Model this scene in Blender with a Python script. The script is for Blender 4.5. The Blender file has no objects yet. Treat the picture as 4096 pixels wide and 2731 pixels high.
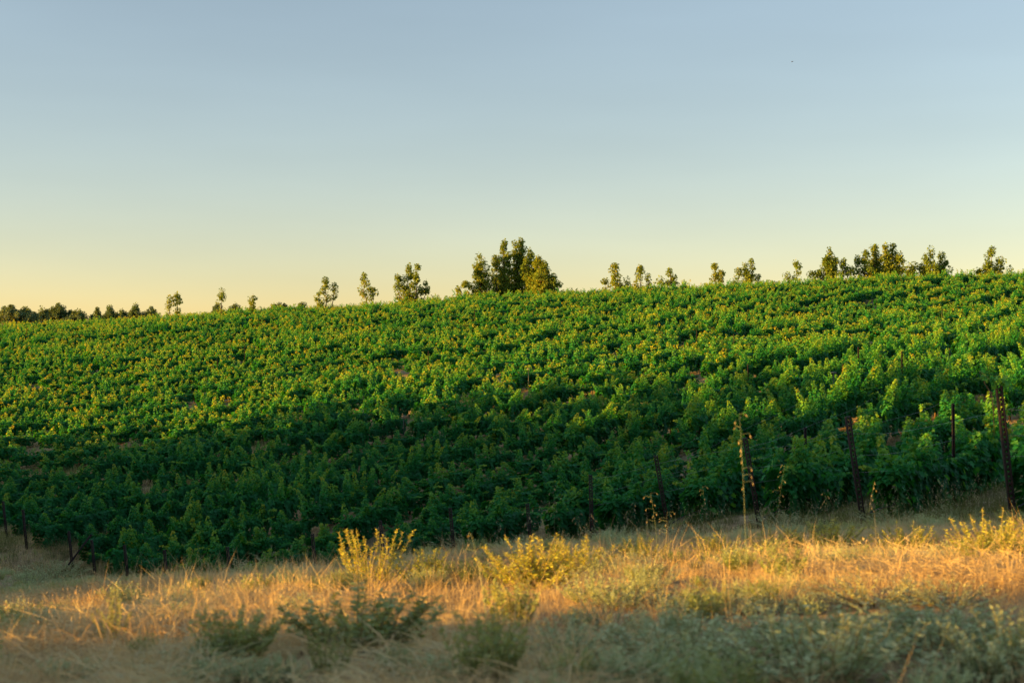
import bpy, math, random
import numpy as np
from mathutils import Vector, Matrix

rng = np.random.default_rng(7)
random.seed(7)
scene = bpy.context.scene
COL = scene.collection
W, H = 1024.0, 682.0
FPX = 1024 * 50.0 / 36.0          # focal length in pixels of a 1024 wide picture
YH = 350.0                        # picture row of eye level
SUN_ELEV = 5.0
LX, LY = 0.978, 0.208              # way the sunlight travels over the ground

# ------------------------------------------------------------------ camera
cam_d = bpy.data.cameras.new("camera")
cam = bpy.data.objects.new("camera", cam_d)
COL.objects.link(cam)
cam_d.lens = 50.0
cam_d.sensor_width = 36.0
cam_d.clip_start = 0.1
cam_d.clip_end = 20000
cam.location = (0, 0, 0)
cam.rotation_euler = (math.radians(90) + math.atan((YH - H / 2) / FPX), 0, 0)
cam_d.dof.use_dof = True
cam_d.dof.focus_distance = 75.0
cam_d.dof.aperture_fstop = 2.8
scene.camera = cam

# ------------------------------------------------------------------ sky and sun
world = bpy.data.worlds.new("World")
scene.world = world
world.use_nodes = True
wn = world.node_tree
for n in list(wn.nodes):
    wn.nodes.remove(n)
w_out = wn.nodes.new("ShaderNodeOutputWorld")
w_bg = wn.nodes.new("ShaderNodeBackground")
sky = wn.nodes.new("ShaderNodeTexSky")
sky.sky_type = 'NISHITA'
sky.sun_disc = False
sky.sun_elevation = math.radians(SUN_ELEV)
sky.sun_rotation = math.atan2(-LX, -LY)
sky.altitude = 100
sky.air_density = 0.9
sky.dust_density = 0.25
sky.ozone_density = 1.1
w_bg.inputs[1].default_value = 0.062
# the pale evening sky of the frame is spread over the dome to fill the shade: elevation is compressed before the lookup
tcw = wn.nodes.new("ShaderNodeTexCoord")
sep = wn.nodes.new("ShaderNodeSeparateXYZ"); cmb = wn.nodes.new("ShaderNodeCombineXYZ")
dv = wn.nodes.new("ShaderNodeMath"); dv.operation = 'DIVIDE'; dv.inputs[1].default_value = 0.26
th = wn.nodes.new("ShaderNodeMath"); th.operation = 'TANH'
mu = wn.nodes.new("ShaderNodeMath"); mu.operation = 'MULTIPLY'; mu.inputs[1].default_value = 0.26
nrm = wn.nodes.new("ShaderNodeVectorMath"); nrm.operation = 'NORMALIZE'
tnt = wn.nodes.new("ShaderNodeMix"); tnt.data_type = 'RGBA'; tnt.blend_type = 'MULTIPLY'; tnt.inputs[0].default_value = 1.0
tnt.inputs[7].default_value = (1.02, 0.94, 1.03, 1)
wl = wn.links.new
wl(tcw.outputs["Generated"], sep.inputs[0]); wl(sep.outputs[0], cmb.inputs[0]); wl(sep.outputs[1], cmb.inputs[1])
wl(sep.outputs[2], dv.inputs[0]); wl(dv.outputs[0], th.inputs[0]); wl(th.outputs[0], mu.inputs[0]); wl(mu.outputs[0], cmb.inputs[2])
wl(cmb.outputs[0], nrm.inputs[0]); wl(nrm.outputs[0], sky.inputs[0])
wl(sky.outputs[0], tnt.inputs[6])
# thin uneven veil of high haze
hz_m = wn.nodes.new("ShaderNodeMapping"); hz_m.inputs["Scale"].default_value = (1.6, 1.6, 9.0)
hz_n = wn.nodes.new("ShaderNodeTexNoise"); hz_n.inputs["Scale"].default_value = 2.0; hz_n.inputs["Detail"].default_value = 3.0
hz_r = wn.nodes.new("ShaderNodeMapRange"); hz_r.inputs["From Min"].default_value = .25; hz_r.inputs["From Max"].default_value = .75
hz_r.inputs["To Min"].default_value = .96; hz_r.inputs["To Max"].default_value = 1.04
hz_x = wn.nodes.new("ShaderNodeVectorMath"); hz_x.operation = 'SCALE'
wl(tcw.outputs["Generated"], hz_m.inputs[0]); wl(hz_m.outputs[0], hz_n.inputs["Vector"]); wl(hz_n.outputs[0], hz_r.inputs[0])
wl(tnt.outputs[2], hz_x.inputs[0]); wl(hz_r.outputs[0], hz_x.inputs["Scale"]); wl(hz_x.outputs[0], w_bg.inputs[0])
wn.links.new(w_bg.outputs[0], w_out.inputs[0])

sun_d = bpy.data.lights.new("sun", 'SUN')
sun = bpy.data.objects.new("sun", sun_d)
COL.objects.link(sun)
sun_d.energy = 5.0
sun_d.angle = math.radians(0.55)
sun_d.color = (1.0, 0.52, 0.08)
se = math.radians(SUN_ELEV)
hl = math.hypot(LX, LY)
sun.rotation_euler = Vector((LX / hl * math.cos(se), LY / hl * math.cos(se), -math.sin(se))).to_track_quat('-Z', 'Y').to_euler()
sun.location = (-40, -40, 30)

vs = scene.view_settings
vs.view_transform = 'Standard'
vs.look = 'None'
vs.exposure = 2.08
vs.gamma = 1.0

# ------------------------------------------------------------------ helpers
def tag(o, label=None, cat=None, group=None, kind=None):
    if label: o["label"] = label
    if cat: o["category"] = cat
    if group: o["group"] = group
    if kind: o["kind"] = kind
    return o

def link(o, parent=None):
    COL.objects.link(o)
    if parent is not None:
        o.parent = parent
    return o

def empty(name, loc, rz=0.0, scale=(1, 1, 1)):
    e = bpy.data.objects.new(name, None)
    e.empty_display_size = 0.2
    e.location = loc
    e.rotation_euler = (0, 0, rz)
    e.scale = scale
    return link(e)

class G:
    """collects vertices and faces, becomes one mesh"""
    def __init__(self):
        self.v, self.t, self.f, self.m, self.n = [], [], [], [], 0
    def add(self, V, faces, mat=0, tint=0.5):
        V = np.asarray(V, dtype=np.float32).reshape(-1, 3)
        tt = np.broadcast_to(np.asarray(tint, dtype=np.float32), (len(V),))
        self.v.append(V); self.t.append(tt)
        for F in faces:
            F = np.asarray(F, dtype=np.int32)
            self.f.append(F + self.n); self.m.append(mat)
        self.n += len(V)
    def mesh(self, name, mats):
        V = np.concatenate(self.v); T = np.concatenate(self.t)
        me = bpy.data.meshes.new(name)
        me.vertices.add(len(V)); me.vertices.foreach_set("co", V.ravel())
        starts, loops, mi, s = [], [], [], 0
        for F, m in zip(self.f, self.m):
            n, k = F.shape
            starts.append(np.arange(n, dtype=np.int32) * k + s); loops.append(F.ravel())
            mi.append(np.full(n, m, dtype=np.int32)); s += n * k
        starts = np.concatenate(starts); loops = np.concatenate(loops); mi = np.concatenate(mi)
        me.loops.add(len(loops)); me.loops.foreach_set("vertex_index", loops)
        me.polygons.add(len(starts)); me.polygons.foreach_set("loop_start", starts)
        me.polygons.foreach_set("material_index", mi)
        a = me.attributes.new("tint", 'FLOAT', 'POINT'); a.data.foreach_set("value", T)
        for m in mats:
            me.materials.append(m)
        me.update(calc_edges=True)
        return me
    def build(self, name, mats, parent=None, smooth=False):
        me = self.mesh(name, mats if isinstance(mats, (list, tuple)) else [mats])
        if smooth:
            me.polygons.foreach_set("use_smooth", np.ones(len(me.polygons), dtype=bool))
        return link(bpy.data.objects.new(name, me), parent)

def unit(a):
    a = np.asarray(a, dtype=np.float64)
    return a / np.maximum(np.linalg.norm(a, axis=-1, keepdims=True), 1e-9)

def tube(g, pts, radii, sides=5, mat=0, tint=0.5, cap=True):
    pts = np.asarray(pts, dtype=np.float64)
    n = len(pts)
    radii = np.broadcast_to(np.asarray(radii, dtype=np.float64), (n,))
    d = unit(np.gradient(pts, axis=0))
    ref = np.array([0.0, 0.0, 1.0]) if abs(d[:, 2]).mean() < 0.8 else np.array([1.0, 0.0, 0.0])
    a = unit(np.cross(d, ref)); b = np.cross(d, a)
    ang = np.arange(sides) * 2 * math.pi / sides
    V = pts[:, None, :] + radii[:, None, None] * (np.cos(ang)[None, :, None] * a[:, None, :] + np.sin(ang)[None, :, None] * b[:, None, :])
    i = np.arange(n - 1)[:, None] * sides; j = np.arange(sides)[None, :]; j2 = (j + 1) % sides
    Q = np.stack([i + j, i + j2, i + sides + j2, i + sides + j], axis=-1).reshape(-1, 4)
    faces = [Q]
    if cap and sides >= 3:
        faces.append(np.arange(sides)[None, ::-1]); faces.append((np.arange(sides) + (n - 1) * sides)[None, :])
    g.add(V.reshape(-1, 3), faces, mat, tint)

def box(g, cx, cy, cz, sx, sy, sz, mat=0, tint=0.5, M=None):
    V = np.array([[x, y, z] for z in (-.5, .5) for y in (-.5, .5) for x in (-.5, .5)]) * [sx, sy, sz] + [cx, cy, cz]
    if M is not None:
        V = (np.array(M)[:3, :3] @ V.T).T + np.array(M)[:3, 3]
    g.add(V, [np.array([[0, 2, 3, 1], [4, 5, 7, 6], [0, 1, 5, 4], [2, 6, 7, 3], [0, 4, 6, 2], [1, 3, 7, 5]])], mat, tint)

LEAF_SIMPLE = (np.array([[0, 0, 0], [.42, .22, .10], [.36, .74, .06], [0, 1, -.08], [-.36, .74, .06], [-.42, .22, .10]], dtype=np.float64),
               [[0, 1, 2, 3], [0, 3, 4, 5]])
LEAF_LOBED = (np.array([[0, .08, 0], [.16, -.10, .05], [.50, .10, .12], [.34, .34, .05], [.52, .62, .10], [.22, .64, .03], [0, 1.0, -.10],
                        [-.22, .64, .03], [-.52, .62, .10], [-.34, .34, .05], [-.50, .10, .12], [-.16, -.10, .05]], dtype=np.float64),
              [[0, 1, 2, 3, 4, 5, 6], [0, 6, 7, 8, 9, 10, 11]])
LEAF_NARROW = (np.array([[0, 0, 0], [.17, .35, .04], [.13, .72, .02], [0, 1, -.08], [-.13, .72, .02], [-.17, .35, .04]], dtype=np.float64),
               [[0, 1, 2, 3], [0, 3, 4, 5]])

def leaves(g, pos, ydir, ndir, size, tint, tpl=LEAF_SIMPLE, mat=0):
    pos = np.asarray(pos, dtype=np.float64); n = len(pos)
    if n == 0:
        return
    y = unit(ydir); x = unit(np.cross(y, ndir)); z = np.cross(x, y)
    T, F = tpl
    s = np.broadcast_to(np.asarray(size, dtype=np.float64), (n,))[:, None, None]
    V = pos[:, None, :] + s * (T[None, :, 0:1] * x[:, None, :] + T[None, :, 1:2] * y[:, None, :] + T[None, :, 2:3] * z[:, None, :])
    k = len(T)
    tt = np.repeat(np.broadcast_to(np.asarray(tint), (n,)), k)
    off = np.arange(n)[:, None] * k
    g.add(V.reshape(-1, 3), [off + np.array(f)[None, :] for f in F], mat, tt)

def blades(g, base, tip, bend, width, tint, mat=0):
    """thin bent blades, two quads' worth each"""
    n = len(base)
    d = unit(tip - base)
    side = unit(np.cross(d, rng.normal(size=(n, 3)))) * np.asarray(width).reshape(-1, 1) * 0.5
    mid = (base + tip) * 0.5 + bend
    V = np.stack([base - side, base + side, mid - side * .8, mid + side * .8, tip], axis=1)
    off = np.arange(n)[:, None] * 5
    tt = np.repeat(np.broadcast_to(np.asarray(tint), (n,)), 5)
    g.add(V.reshape(-1, 3), [off + np.array([[0, 1, 3, 2]]), off + np.array([[2, 3, 4]])], mat, tt)

# ------------------------------------------------------------------ materials
def new_mat(name):
    m = bpy.data.materials.new(name); m.use_nodes = True
    nt = m.node_tree
    for n in list(nt.nodes):
        nt.nodes.remove(n)
    out = nt.nodes.new("ShaderNodeOutputMaterial")
    return m, nt, out

def ramp(nt, stops):
    r = nt.nodes.new("ShaderNodeValToRGB")
    e = r.color_ramp.elements
    while len(e) < len(stops):
        e.new(0.5)
    for i, (p, c) in enumerate(stops):
        e[i].position = p; e[i].color = (*c, 1)
    return r

def plant_mat(name, stops, trans=0.40, trans_tint=(2.0, 1.35, 0.35), obj_var=0.25, patch=None, rough=0.55, spec=0.25):
    """colour from the per-leaf 'tint' attribute plus a per-plant random shift; leaves let some light through"""
    m, nt, out = new_mat(name)
    N, L = nt.nodes, nt.links
    at = N.new("ShaderNodeAttribute"); at.attribute_name = "tint"
    oi = N.new("ShaderNodeObjectInfo")
    mul = N.new("ShaderNodeMath"); mul.operation = 'MULTIPLY_ADD'
    L.new(oi.outputs["Random"], mul.inputs[0]); mul.inputs[1].default_value = obj_var; mul.inputs[2].default_value = -obj_var * .5
    add = N.new("ShaderNodeMath"); add.operation = 'ADD'; add.use_clamp = True
    L.new(at.outputs["Fac"], add.inputs[0]); L.new(mul.outputs[0], add.inputs[1])
    fac = add.outputs[0]
    if patch:
        nz = N.new("ShaderNodeTexNoise"); nz.inputs["Scale"].default_value = patch[0]; nz.inputs["Detail"].default_value = 2
        L.new(oi.outputs["Location"], nz.inputs["Vector"])
        ma = N.new("ShaderNodeMath"); ma.operation = 'MULTIPLY_ADD'
        L.new(nz.outputs[0], ma.inputs[0]); ma.inputs[1].default_value = patch[1]; ma.inputs[2].default_value = -patch[1] * .5
        a2 = N.new("ShaderNodeMath"); a2.operation = 'ADD'; a2.use_clamp = True
        L.new(fac, a2.inputs[0]); L.new(ma.outputs[0], a2.inputs[1]); fac = a2.outputs[0]
    r = ramp(nt, stops); L.new(fac, r.inputs[0])
    p = N.new("ShaderNodeBsdfPrincipled"); L.new(r.outputs[0], p.inputs["Base Color"])
    p.inputs["Roughness"].default_value = rough; p.inputs["Specular IOR Level"].default_value = spec
    if trans > 0:
        mx = N.new("ShaderNodeMix"); mx.data_type = 'RGBA'; mx.blend_type = 'MULTIPLY'; mx.inputs[0].default_value = 1
        L.new(r.outputs[0], mx.inputs[6]); mx.inputs[7].default_value = (*trans_tint, 1)
        tr = N.new("ShaderNodeBsdfTranslucent"); L.new(mx.outputs[2], tr.inputs[0])
        ms = N.new("ShaderNodeMixShader"); ms.inputs[0].default_value = trans
        L.new(p.outputs[0], ms.inputs[1]); L.new(tr.outputs[0], ms.inputs[2]); L.new(ms.outputs[0], out.inputs[0])
    else:
        L.new(p.outputs[0], out.inputs[0])
    return m

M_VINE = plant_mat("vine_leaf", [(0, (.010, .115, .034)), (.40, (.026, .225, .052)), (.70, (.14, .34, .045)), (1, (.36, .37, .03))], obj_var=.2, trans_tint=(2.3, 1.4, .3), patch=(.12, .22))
M_BARK = plant_mat("bark", [(0, (.05, .035, .025)), (1, (.16, .11, .075))], trans=0, rough=.9, spec=.1)
M_PLANE = plant_mat("plane_leaf", [(0, (.07, .15, .026)), (.5, (.17, .27, .04)), (1, (.34, .35, .05))], obj_var=.2)
M_OAK = plant_mat("oak_leaf", [(0, (.06, .115, .045)), (.5, (.10, .18, .07)), (1, (.18, .22, .09))], trans=.2, obj_var=.3)
M_STRAW = plant_mat("straw", [(0, (.28, .18, .08)), (.4, (.54, .39, .19)), (.75, (.68, .53, .27)), (1, (.52, .50, .29))], trans=.35, trans_tint=(1.1, 1, .8), obj_var=.5, patch=(.5, 1.2), rough=.7)
M_SAGE = plant_mat("sage_leaf", [(0, (.23, .28, .13)), (.5, (.39, .45, .22)), (1, (.54, .58, .33))], trans=.2, trans_tint=(1.1, 1.1, .7), rough=.75, spec=.15)
M_WEED = plant_mat("weed_leaf", [(0, (.12, .18, .07)), (.5, (.23, .31, .12)), (1, (.36, .43, .18))], trans=.3)
M_YELLOW = plant_mat("yellow_weed_leaf", [(0, (.18, .25, .05)), (.5, (.34, .40, .07)), (1, (.55, .54, .10))], trans=.3)
M_TALL = plant_mat("tall_grass", [(0, (.05, .075, .025)), (.5, (.10, .13, .045)), (1, (.22, .22, .09))], trans=.3)
M_STEM = plant_mat("weed_stem", [(0, (.14, .13, .05)), (1, (.35, .29, .13))], trans=0, rough=.8)
M_PALE = plant_mat("pale_stem", [(0, (.17, .23, .12)), (1, (.26, .31, .19))], trans=0, rough=.8)
M_OAT = plant_mat("oat_husk", [(0, (.38, .31, .16)), (1, (.60, .52, .34))], trans=.4, trans_tint=(1, .95, .8))

def rust_mat():
    m, nt, out = new_mat("rusted_steel"); N, L = nt.nodes, nt.links
    tc = N.new("ShaderNodeTexCoord")
    nz = N.new("ShaderNodeTexNoise"); nz.inputs["Scale"].default_value = 14; nz.inputs["Detail"].default_value = 6
    L.new(tc.outputs["Object"], nz.inputs["Vector"])
    r = ramp(nt, [(.3, (.010, .006, .005)), (.55, (.020, .010, .007)), (.75, (.055, .023, .012))]); L.new(nz.outputs[0], r.inputs[0])
    p = N.new("ShaderNodeBsdfPrincipled"); L.new(r.outputs[0], p.inputs["Base Color"]); p.inputs["Roughness"].default_value = .85
    p.inputs["Metallic"].default_value = .15
    L.new(p.outputs[0], out.inputs[0]); return m
M_RUST = rust_mat()

def plain_mat(name, col, rough=.6, metal=0.0):
    m, nt, out = new_mat(name); N, L = nt.nodes, nt.links
    nz = N.new("ShaderNodeTexNoise"); nz.inputs["Scale"].default_value = 9; nz.inputs["Detail"].default_value = 4
    c2 = tuple(c * 1.4 for c in col); c1 = tuple(c * .7 for c in col)
    r = ramp(nt, [(.3, c1), (.7, c2)]); L.new(nz.outputs[0], r.inputs[0])
    p = N.new("ShaderNodeBsdfPrincipled"); L.new(r.outputs[0], p.inputs["Base Color"])
    p.inputs["Roughness"].default_value = rough; p.inputs["Metallic"].default_value = metal
    L.new(p.outputs[0], out.inputs[0]); return m
M_WIRE = plain_mat("galvanised_wire", (.34, .34, .32), .6, .3)
M_HOSE = plain_mat("black_hose", (.02, .02, .02), .5)
M_PIPE = plain_mat("pale_pipe", (.25, .22, .19), .5)
M_BIRD = plain_mat("dark_feathers", (.03, .03, .035), .7)

def ground_mat():
    m, nt, out = new_mat("dry_ground"); N, L = nt.nodes, nt.links
    tc = N.new("ShaderNodeTexCoord")
    n1 = N.new("ShaderNodeTexNoise"); n1.inputs["Scale"].default_value = .35; n1.inputs["Detail"].default_value = 7; n1.inputs["Roughness"].default_value = .65
    n2 = N.new("ShaderNodeTexNoise"); n2.inputs["Scale"].default_value = 7; n2.inputs["Detail"].default_value = 8; n2.inputs["Roughness"].default_value = .75
    L.new(tc.outputs["Object"], n1.inputs["Vector"]); L.new(tc.outputs["Object"], n2.inputs["Vector"])
    r1 = ramp(nt, [(.3, (.21, .155, .085)), (.5, (.31, .235, .13)), (.7, (.40, .32, .19))]); L.new(n1.outputs[0], r1.inputs[0])
    r2 = ramp(nt, [(.3, (.55, .5, .45)), (.7, (1.2, 1.15, 1.05))]); L.new(n2.outputs[0], r2.inputs[0])
    mx = N.new("ShaderNodeMix"); mx.data_type = 'RGBA'; mx.blend_type = 'MULTIPLY'; mx.inputs[0].default_value = 1
    L.new(r1.outputs[0], mx.inputs[6]); L.new(r2.outputs[0], mx.inputs[7])
    p = N.new("ShaderNodeBsdfPrincipled"); L.new(mx.outputs[2], p.inputs["Base Color"]); p.inputs["Roughness"].default_value = .95
    p.inputs["Specular IOR Level"].default_value = .1
    b = N.new("ShaderNodeBump"); b.inputs["Strength"].default_value = .6; b.inputs["Distance"].default_value = .08
    L.new(n2.outputs[0], b.inputs["Height"]); L.new(b.outputs[0], p.inputs["Normal"])
    L.new(p.outputs[0], out.inputs[0]); return m
M_GROUND = ground_mat()

# ------------------------------------------------------------------ the lie of the land (camera eye is z = 0)
FG = -0.10
ctrl = []
def cp(px, D, z): ctrl.append(((px - 512) / FPX * D, D, z))
for x, y, z in [(0, 0, -1.55), (-8, 0, -1.7), (9, 0, -1.4), (0, -25, -1.3), (-22, -10, -2.6), (30, -10, -.8), (-25, 15, -4.2), (25, 25, -1.6),
                (-60, 20, -7), (-110, 30, -7), (60, 30, 0.0), (-100, -60, -3), (60, -80, 0), (-120, 110, -7), (120, 80, 3)]:
    ctrl.append((x, y, z))
for px, D, z in [(0, 6, -1.42), (512, 6, -1.41), (1024, 6, -1.38), (1024, 11, -1.65), (1024, 16, -2.05), (512, 10, -1.75), (512, 14, -2.08),
                 (512, 18, -2.5), (512, 24, -3.4), (512, 32, -4.9), (300, 10, -1.85), (300, 16, -2.45), (300, 24, -3.7), (300, 35, -5.8),
                 (0, 12, -2.25), (0, 20, -3.45), (0, 30, -4.95), (0, 45, -6.95), (760, 10, -1.7), (760, 16, -2.18), (760, 22, -2.78)]:
    cp(px, D, z + FG)
for px, D, z in [(1014, 20.96, -2.52), (864, 25.3, -3.15), (760, 29.7, -3.8), (669, 33.6, -4.38), (590, 37.8, -5.1), (532, 41.7, -6.1),
                 (317, 49, -8.2), (200, 51.5, -9.0), (129, 55.3, -9.3), (73, 61.4, -9.6), (27, 63.5, -9.15), (7, 66.7, -9.2),
                 (512, 47, -6.4), (512, 53, -6.4), (512, 65, -5.6), (512, 80, -4.2), (512, 100, -2.2), (512, 130, .9), (512, 160, 4.0), (512, 180, 5.4),
                 (512, 195, 5.5), (512, 230, 3.5), (512, 300, -2), (900, 38, -3.5), (900, 48.6, -3.0), (900, 59, -2.3), (900, 80, -1.0),
                 (900, 101, .4), (900, 130, 2.9), (900, 170, 7.1), (900, 190, 7.3), (900, 225, 5.5), (900, 300, 0), (1300, 60, -1.2), (1300, 100, 1.8),
                 (1300, 170, 8.3), (1300, 260, 5), (100, 70, -8.8), (100, 90, -7), (100, 110, -5), (100, 140, -2), (100, 200, 2.6), (100, 215, 2.6),
                 (100, 300, 0), (-300, 60, -9), (-300, 100, -7.5), (-300, 150, -4), (-300, 220, 0), (-300, 300, -1), (300, 60, -7.8), (300, 80, -6),
                 (300, 110, -3.2), (300, 150, .8), (300, 190, 4.1), (300, 205, 4.2), (300, 300, -1), (512, 400, -3), (0, 420, -1), (1024, 420, -2)]:
    cp(px, D, z + (.32 if 62 < D < 260 else .12 if 44 < D <= 62 and px > 250 else 0))
C = np.array(ctrl, dtype=np.float64)
def tps_k(r2):
    return 0.5 * r2 * np.log(np.maximum(r2, 1e-9))
def tps_fit(P, z, lam):
    n = len(P); d2 = ((P[:, None, :] - P[None, :, :]) ** 2).sum(-1)
    A = np.zeros((n + 3, n + 3)); A[:n, :n] = tps_k(d2) + lam * np.eye(n)
    A[:n, n] = 1; A[:n, n + 1:] = P; A[n, :n] = 1; A[n + 1:, :n] = P.T
    return np.linalg.solve(A, np.concatenate([z, [0, 0, 0]]))
PSC = C[:, :2] / 50.0
SOL = tps_fit(PSC, C[:, 2], 0.0006)
# unseen ridge up-sun, shaped for its shade: q runs along it, l across it
RQ = [-60, 0, 5.75, 6.15, 6.75, 7.15, 8.5, 9.1, 14.2, 15.4, 41, 78, 88, 97, 112, 140]
RZ = [3.2, 3.2, 3.3, 3.0, 3.0, 3.2, 3.2, 0.2, 0.2, 3.6, 3.7, 1.2, -1.4, -4.4, -7.0, -7.0]
RIDGE_L = -45.0
def terrain(X, Y):
    X = np.atleast_1d(np.asarray(X, dtype=np.float64)); Y = np.atleast_1d(np.asarray(Y, dtype=np.float64))
    sh = X.shape; x = X.ravel(); y = Y.ravel()
    cx = np.clip(x, -200, 200); cy = np.clip(y, -100, 430)
    out = np.empty(len(x))
    for s in range(0, len(x), 20000):
        p = np.stack([cx[s:s + 20000], cy[s:s + 20000]], 1) / 50.0
        d2 = ((p[:, None, :] - PSC[None, :, :]) ** 2).sum(-1)
        out[s:s + 20000] = tps_k(d2) @ SOL[:-3] + SOL[-3] + p @ SOL[-2:]
    l = x * LX + y * LY; q = -x * LY + y * LX
    w = np.exp(-((l - RIDGE_L) / 10.0) ** 2) * np.clip((160 - np.abs(q - 40)) / 60, 0, 1)
    rt = np.interp(q, RQ, RZ) + .25 * np.sin(q * 1.1) + .2 * np.sin(q * 2.7 + 1)
    out = out * (1 - w) + rt * w
    out += .03 * np.sin(x * 1.3 + .4 * y) + .03 * np.sin(y * 1.1 - .3 * x + 2)
    far = np.clip((np.maximum(np.abs(x) - 170, np.maximum(y - 330, -y - 90))) / 250, 0, 1)
    out = out * (1 - far) + (-6.0) * far
    return out.reshape(sh)
def tz(x, y):
    return float(terrain(x, y)[0])
def ground_hit(px, y, dmin=4.5, dmax=70):
    """where the line of sight through a picture point first meets the ground"""
    D = np.linspace(dmin, dmax, 2000); u = (px - 512) / FPX; v = (YH - y) / FPX
    g = terrain(u * D, D) - v * D
    k = np.nonzero(g >= 0)[0]
    d = D[k[0]] if len(k) else D[np.argmax(g)]
    return u * d, d

def axis(lo, hi, fine_lo, fine_hi, step, grow=1.35):
    a = list(np.arange(fine_lo, fine_hi + .01, step)); s = step
    while a[-1] < hi: s *= grow; a.append(a[-1] + s)
    s = step
    while a[0] > lo: s *= grow; a.insert(0, a[0] - s)
    return np.array(a)
ax = axis(-6000, 6000, -90, 90, .9); ay = axis(-6000, 9000, -60, 215, .9)
GX, GY = np.meshgrid(ax, ay)
GZ = terrain(GX, GY)
nx, ny = len(ax), len(ay)
ii = (np.arange(ny - 1)[:, None] * nx + np.arange(nx - 1)[None, :]).reshape(-1, 1)
g = G(); g.add(np.stack([GX, GY, GZ], -1).reshape(-1, 3), [ii + np.array([[0, 1, nx + 1, nx]])])
tag(g.build("ground", M_GROUND, smooth=True), kind="structure")

# ------------------------------------------------------------------ scatter: many copies nobody could count, one object
def scatter(name, P, rot, scl, idx, variants, label=None):
    coll = bpy.data.collections.new(name + "_variants")
    for v in variants:
        coll.objects.link(v)
    me = bpy.data.meshes.new(name)
    P = np.asarray(P, dtype=np.float32); n = len(P)
    me.vertices.add(n); me.vertices.foreach_set("co", P.ravel())
    a = me.attributes.new("rot", 'FLOAT_VECTOR', 'POINT'); a.data.foreach_set("vector", np.asarray(rot, dtype=np.float32).ravel())
    a = me.attributes.new("scl", 'FLOAT_VECTOR', 'POINT'); a.data.foreach_set("vector", np.asarray(scl, dtype=np.float32).ravel())
    a = me.attributes.new("pick", 'INT', 'POINT'); a.data.foreach_set("value", np.asarray(idx, dtype=np.int32))
    o = link(bpy.data.objects.new(name, me))
    ng = bpy.data.node_groups.new(name + "_scatter", 'GeometryNodeTree')
    ng.interface.new_socket("Geometry", in_out='INPUT', socket_type='NodeSocketGeometry')
    ng.interface.new_socket("Geometry", in_out='OUTPUT', socket_type='NodeSocketGeometry')
    N, L = ng.nodes, ng.links
    gi = N.new("NodeGroupInput"); go = N.new("NodeGroupOutput")
    ci = N.new("GeometryNodeCollectionInfo"); ci.inputs[0].default_value = coll; ci.inputs[1].default_value = True; ci.inputs[2].default_value = True
    ip = N.new("GeometryNodeInstanceOnPoints"); ip.inputs["Pick Instance"].default_value = True
    def att(nm, typ):
        x = N.new("GeometryNodeInputNamedAttribute"); x.data_type = typ; x.inputs[0].default_value = nm; return x.outputs[0]
    e2r = N.new("FunctionNodeEulerToRotation")
    L.new(gi.outputs[0], ip.inputs["Points"]); L.new(ci.outputs[0], ip.inputs["Instance"])
    L.new(att("pick", 'INT'), ip.inputs["Instance Index"])
    L.new(att("rot", 'FLOAT_VECTOR'), e2r.inputs[0]); L.new(e2r.outputs[0], ip.inputs["Rotation"])
    L.new(att("scl", 'FLOAT_VECTOR'), ip.inputs["Scale"])
    L.new(ip.outputs[0], go.inputs[0])
    md = o.modifiers.new("scatter", 'NODES'); md.node_group = ng
    return tag(o, label, None, None, "stuff")

# ------------------------------------------------------------------ vines
def noise2(x, y, s, seed=0):
    r = np.random.default_rng(seed); o = np.zeros_like(x)
    for i in range(6):
        a = r.uniform(0, 2 * math.pi); f = s * r.uniform(.6, 2.2); o += np.sin((x * math.cos(a) + y * math.sin(a)) * f + r.uniform(0, 6.28))
    return o / 2.4
RD = np.array([.55, .835]); RD /= np.linalg.norm(RD)         # way the rows run
RN = np.array([RD[1], -RD[0]])                                # across the rows
ROWZ = math.atan2(RD[1], RD[0])
SPACING = 3.4
P0 = -5.45

def vine_trunk(g, mat, seed):
    r = np.random.default_rng(seed)
    k = 6; z = np.linspace(-.12, .92, k)
    pts = np.stack([r.normal(0, .02, k), r.normal(0, .02, k), z], 1)
    tube(g, pts, np.linspace(.05, .035, k), 6, mat, .35)
    for s in (-1, 1):
        t = np.linspace(0, 1, 6)
        tube(g, np.stack([pts[-1, 0] + s * t * .85, pts[-1, 1] + r.normal(0, .012, 6), .90 + .06 * np.sin(t * 2) + r.normal(0, .008, 6)], 1), np.linspace(.033, .02, 6), 5, mat, .35)

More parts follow.
